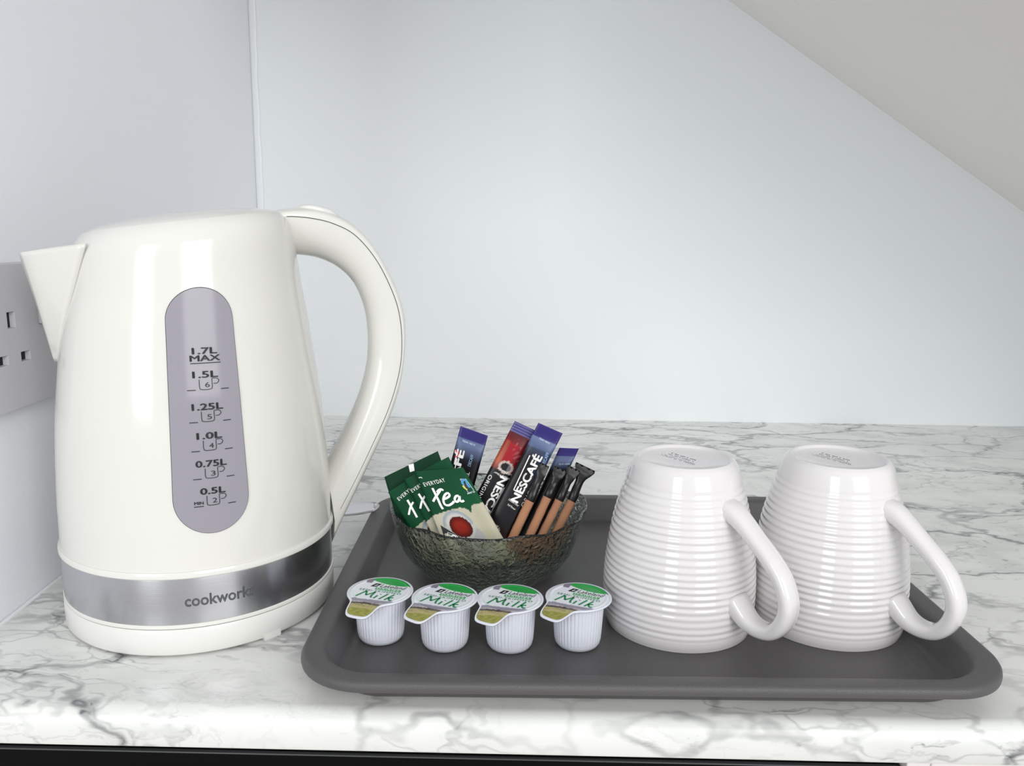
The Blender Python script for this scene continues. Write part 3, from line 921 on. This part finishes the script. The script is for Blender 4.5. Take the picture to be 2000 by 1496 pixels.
# stick A, reading downwards
ik = pA.ink(); line(pA, BR, (978, 929), (928, 1025), .0046, ik, bold=.035)
seg(pA, ik, [(985, 952), (955, 1008)], .0006)
line(pA, 'ORIGINAL', (956, 926), (925, 985), .0022, ik, sp=1.1)
ik.make('brand_lettering', M['white_ink'], pA.o)
ik = pA.ink(); line(pA, 'Full Flavour', (1003, 928), (972, 912), .0013, ik); line(pA, 'Double Filter', (1000, 936), (966, 920), .0013, ik)
ik.make('flavour_lettering', M['white_ink'], pA.o)
# stick D
ik = pD.ink(); line(pD, BR, (876, 1012), (908, 880), .0046, ik, bold=.035)
seg(pD, ik, [(882, 950), (893, 895)], .0006); line(pD, 'ORIGINAL', (905, 975), (918, 922), .0020, ik)
ik.make('brand_lettering', M['white_ink'], pD.o)
ik = pD.ink(); line(pD, 'DECAFF', (919, 911), (926, 889), .0019, ik)
ik.make('decaf_lettering', mat('pale_blue_ink', (150, 180, 215), .5), pD.o); ik = pD.ink(); line(pD, 'TEAR HERE', (903, 862), (928, 871), .0011, ik, bold=.02)
ik.make('tear_lettering', mat('pale_blue_ink', (190, 208, 228), .5), pD.o)
ik = pD.ink(); seg(pD, ik, [(889, 880), (895, 882), (893, 890), (890, 893)], .0014, 10); ik.make('red_accent', mat('red_ink', (205, 30, 36), .5), pD.o)
ik = pE.ink(); line(pE, 'TEAR HERE', (1090, 908), (1112, 907), .0011, ik, bold=.02)
ik.make('tear_lettering', mat('pale_blue_ink', (190, 208, 228), .5), pE.o)

# --- tea bags in paper envelopes
grpT = 'green tea bag envelopes in the bowl'
def tea_fn(plain=False, dv=0):
    def f(u, v):
        # boundary of the green field: two lobes with a cusp
        if plain: return DGREEN if v < .75 else G(30, 80, 55)
        bv = dv + float(np.interp(u, [0, .15, .3, .45, .56, .63, .68, .705, .73, .76, .82, 1], [.475, .455, .436, .420, .415, .425, .45, .485, .45, .41, .392, .382]))
        if v < bv:
            return mix(GREEN, DGREEN, .3 + .3 * math.sin(u * 3 + v * 5))
        col = mix(CREAM, G(206, 200, 170), .5 * max(0, math.sin((u - .7) * 14)) if u > .7 else 0)
        # cup
        e = ell(u, v, .39, .60 + dv, .26, .165)
        if e < 1: col = mix(G(232, 228, 222), G(176, 188, 196), (e - .72) / .18 if v < .60 + dv else .3)
        e2 = ell(u, v, .41, .615 + dv, .185, .115)
        if e2 < 1: col = mix(G(160, 36, 16), G(84, 12, 8), (e2 - .45) / .5)
        if ell(u, v, .62, .76 + dv, .12, .13) < 1 and e > 1: col = mix(col, G(190, 190, 202), .7)
        if u < .03: col = mix(col, G(236, 230, 212), .5)
        return col
    return f
def wedge(cut):
    """top right corner cut back, like the curled corner of the front envelope"""
    def f(u, v):
        return (u, v + cut * max(0, u - .78) ** 2 * (1 - v) ** 3 * 4)
    return f
def tea(px, pl, fn, label, th=.0022):
    pk = Packet('tea_bag', px, pl, label, 'tea bag', grpT, th, .35)
    pk.body('envelope', fn, M['print_paper'], 80, 96)
    return pk
p4 = tea([(750.7, 931.5), (855, 881), (905, 1015), (790, 1065)], plane(.4625, 14, 4), tea_fn(True), 'hindmost green tea bag with a small white square on its back')
p3 = tea([(758, 961.5), (860, 897), (935, 1040), (838, 1092)], plane(.4555, 14, 4), tea_fn(dv=.10), 'green tea bag leaning at the left, before the hindmost one')
p2 = tea([(790, 936.5), (876, 892), (960, 1060), (872, 1098)], plane(.4490, 14, 2), tea_fn(dv=.04), 'green tea bag directly behind the front tea bag')
p1 = tea([(811, 921), (905, 913), (1006, 1092), (882, 1103)], plane(.4420, 14), tea_fn(), 'front tea bag with a printed cup of tea and white script')
ik = p4.ink(); a_ = [p4.m(*q) for q in ((798, 908), (808, 905), (810, 919), (801, 922))]; ik.poly(a_, [(3, 2, 1, 0)])
ik.make('staple_tag', M['white_ink'], p4.o)
def handwrite(pk, dx, dy, full=True, sx=1.0):
    ik = pk.ink()
    S = lambda pts, w_, n=16: ik.stroke([pk.m(811 + dx + (x - 530) / 7.48 * sx, 921 + dy + (y - 390) / 7.48) for x, y in pts], w_, n)
    S([(785, 628), (820, 700), (870, 800), (905, 880), (938, 935)], .0014, 20)      # long stroke of T
    S([(795, 825), (830, 760), (880, 690), (905, 650)], .0013)                      # crossing stroke
    if full:
        S([(850, 690), (880, 655), (915, 645), (945, 665)], .0012)
        S([(950, 790), (1000, 770), (1035, 735), (1010, 700), (965, 730), (945, 800), (965, 865), (1020, 880), (1075, 850), (1100, 820)], .0013, 40)   # e
        S([(1170, 740), (1130, 745), (1110, 790), (1135, 830), (1170, 805), (1180, 745), (1185, 800), (1210, 825), (1245, 808)], .0013, 40)             # a
    return ik
ik = handwrite(p1, 0, 0)
line(p1, 'EVERYDAY', (830, 950), (871, 940.5), .0024, ik, bold=.0, sp=1.15)
ik.stroke([p1.m(*q) for q in ((818, 933), (823, 932), (825, 934))], .0004, 8)
ik.make('white_lettering', M['white_ink'], p1.o)
for pk, dx, dy, q in ((p2, -27, 13, ((805.5, 962), (842, 938))), (p3, -50, 28, ((780, 978), (817, 947)))):
    ik = pk.ink()
    for pts, w_ in (([(0, -2), (7, 9), (15, 22), (21, 32)], .0012), ([(3, 27), (6, 14), (10, 6), (13, 2)], .0012)):
        ox, oy = (818, 966) if pk is p2 else (796, 978)
        if pk is p3: pts = [(x * .9, y) for x, y in pts]
        ik.stroke([pk.m(ox + x, oy + y) for x, y in pts], w_, 14)
    line(pk, 'EVERYDAY', q[0], q[1], .0022, ik, sp=1.15)
    ik.make('white_lettering', M['white_ink'], pk.o)
# little square mark on the front envelope: black tile, blue and green figure
ik = p1.ink(.0001); a_ = [p1.m(*q) for q in ((898, 934.5), (910, 934), (927, 959), (914, 963))]; ik.poly(a_, [(3, 2, 1, 0)]); ik.make('mark_tile', M['black_ink'], p1.o)
ik = p1.ink(.00018); ik.stroke([p1.m(*q) for q in ((899, 935.5), (910, 935), (926, 958), (915, 962), (899, 935.5))], .0004, 5, smooth=False)
ik.stroke([p1.m(*q) for q in ((913, 964), (928, 960))], .0006, 2); ik.make('mark_outline', mat('grey_print', (170, 190, 190), .5), p1.o)
ik = p1.ink(.00022); ik.stroke([p1.m(*q) for q in ((905, 946), (903, 940), (907, 936.5), (911, 939), (913, 945), (918, 952))], .0014, 20); ik.make('mark_blue', mat('blue_ink', (70, 140, 190), .5), p1.o)
ik = p1.ink(.00024); ik.stroke([p1.m(*q) for q in ((904, 948), (908, 953), (913, 956))], .0009, 10); ik.make('mark_yellow', mat('yellow_ink', (206, 204, 70), .5), p1.o)
# dark diamond patch with an outlined square, cut off by the bowl rim
ik = p1.ink(.0001); a_ = [p1.m(*q) for q in ((860.5, 1025), (913, 1057), (930, 1085), (880, 1088))]; ik.poly(a_, [(3, 2, 1, 0)]); ik.make('dark_patch', M['black_ink'], p1.o)
ik = p1.ink(.0002); ik.stroke([p1.m(*q) for q in ((874, 1055), (875, 1039), (893, 1046), (899, 1056))], .0004, 5, smooth=False)
ik.stroke([p1.m(*q) for q in ((880, 1050), (885, 1045), (891, 1048), (888, 1054), (882, 1056), (888, 1062))], .0008, 18)
ik.make('patch_outline', M['white_ink'], p1.o)

# --- sugar sticks: flattened paper tubes with crimped black tops
grpS = 'brown sugar sticks in the bowl'
def sugar(px_bot, px_mid, px_top, pl, label, fan, wpx=17.5):
    p, n = pl; n = Vector(n).normalized()
    B_, Mi, T_ = (at(*q, p, n) for q in (px_bot, px_mid, px_top))
    root = empty('sugar_stick', B_, 0, label, 'sugar stick', grpS)
    ax = (Mi - B_); L1 = ax.length; ax.normalize(); side = n.cross(ax).normalized()
    if side.x < 0: side = -side
    wid = wpx / F * (Mi - CO).dot(_fw) / 2
    ax2 = (T_ - Mi); L2 = ax2.length; ax2.normalize()
    def ring(c, w_, t_, ns=20, e=2 / 2.4, zig=0):
        out = []
        for k in range(ns):
            a_ = 2 * math.pi * k / ns; ca, sa = math.cos(a_), math.sin(a_)
            ca = math.copysign(abs(ca) ** e, ca); sa = math.copysign(abs(sa) ** e, sa)
            out.append(c - B_ + side * w_ * ca + n * t_ * sa)
        return out
    V = []; rows_ = 14
    for i in range(rows_):
        t = i / (rows_ - 1); V += ring(B_.lerp(Mi, t), wid * (1 + .03 * math.sin(i * 2.1)), wid * (.75 if t > .05 else .3))
    Fs = grid_faces(rows_, 20, True) + [tuple(range(20))[::-1], tuple((rows_ - 1) * 20 + j for j in range(20))]
    mesh('paper_tube', V, Fs, M['kraft'], root, True, sharp=60)
    V = []
    st = [(0, 1.03, .80), (.12, 1.04, .80), (.4, .98, .70), (.60, .93, .52), (.76, .96 + .1 * fan, .30), (.88, .6 + .5 * fan, .16), (1.0, fan, .07)]
    pp = spline(st, 22); rnd = random.Random(int(px_top[0]))
    for t, wk, tk in pp:
        c = Mi + ax2 * L2 * t + n * .0006 * math.sin(t * 9)
        rg = ring(c, wid * wk, wid * tk)
        rg = [q + n * rnd.uniform(-1, 1) * .00010 * min(1, t * 2) + side * rnd.uniform(-1, 1) * .00008 for q in rg]
        V += rg
    # zigzag end: fine teeth
    nz = 20
    rg = ring(Mi + ax2 * (L2 + .0012), wid * fan * 1.05, wid * .05)
    rg = [q + ax2 * (.0011 if k % 2 else -.0002) for k, q in enumerate(rg)]
    V += rg
    Fs = grid_faces(23, 20, True) + [tuple(range(20))[::-1], tuple(22 * 20 + j for j in range(20))]
    o = mesh('black_wrapper_top', V, Fs, M['black_foil'], root, True, sharp=35)
    return root
sugar((980, 1094), (1035, 978), (1061, 914), plane(.4500, 14), 'brown sugar stick nearest the tea bags, leftmost of the four', 1.1)
sugar((1013, 1092), (1069, 971), (1092, 922), plane(.4525, 14), 'brown sugar stick second from the tea bags', 1.5)
sugar((1036, 1090), (1092, 977), (1118, 921), plane(.4560, 14), 'brown sugar stick third from the tea bags', 1.6, 16.5)
sugar((1066, 1082), (1116, 978), (1141, 918), plane(.4600, 14), 'brown sugar stick with wide frilled black top, rightmost of the four', 2.3)

# ------------------------------------------------------------------ teaspoon behind the kettle, its handle end on the tray rim
ts = empty('teaspoon', (-.208, .540, 0), 0, 'polished steel teaspoon handle sticking out from behind the kettle', 'spoon')
A_, B_ = Vector((-.208, .540, .0050)), Vector((-.1004, .5425, .0208))
ax = (B_ - A_).normalized(); L_ = (B_ - A_).length; sd = Vector((-ax.y, ax.x, 0)).normalized(); nn = ax.cross(sd)
sd, nn = sd * math.cos(R(38)) + nn * math.sin(R(38)), nn * math.cos(R(38)) - sd * math.sin(R(38))
st = [(0, .002, .0004), (.03, .0025, .0006), (.45, .0026, .0010), (.70, .0046, .0011), (.84, .0056, .0011), (.92, .0052, .0011), (.97, .0040, .0010), (.993, .0026, .0005), (1.0, .0008, .0004)]
pp = spline(st, 50); V = []
for t, hw_, th_ in pp:
    hw_ *= .95
    c = A_ + ax * L_ * min(t, 1) - Vector((-.208, .540, 0))
    arch = .0010 * max(0, t - .6)
    for k in range(16):
        a_ = 2 * math.pi * k / 16
        V.append(c + sd * max(hw_, .0004) * math.cos(a_) + nn * (max(th_, .0002) * math.sin(a_) + .0006 * math.cos(a_) ** 2))
mesh('spoon_handle', V, grid_faces(50, 16, True) + [tuple(range(16))[::-1], tuple(49 * 16 + j for j in range(16))], M['spoon'], ts, True)
V = []
for i in range(12):
    r_ = i / 11
    for k in range(32):
        a_ = 2 * math.pi * k / 32
        V.append((-.017 + .0185 * r_ * math.cos(a_), .0120 * r_ * math.sin(a_), .0009 + .0045 * r_ ** 2.2 + (0 if i < 11 else 0)))
so_ = mesh('spoon_bowl', V, grid_faces(12, 32, True), M['spoon'], ts, True)
md = so_.modifiers.new('thick', 'SOLIDIFY'); md.thickness = .0007; md.offset = 1
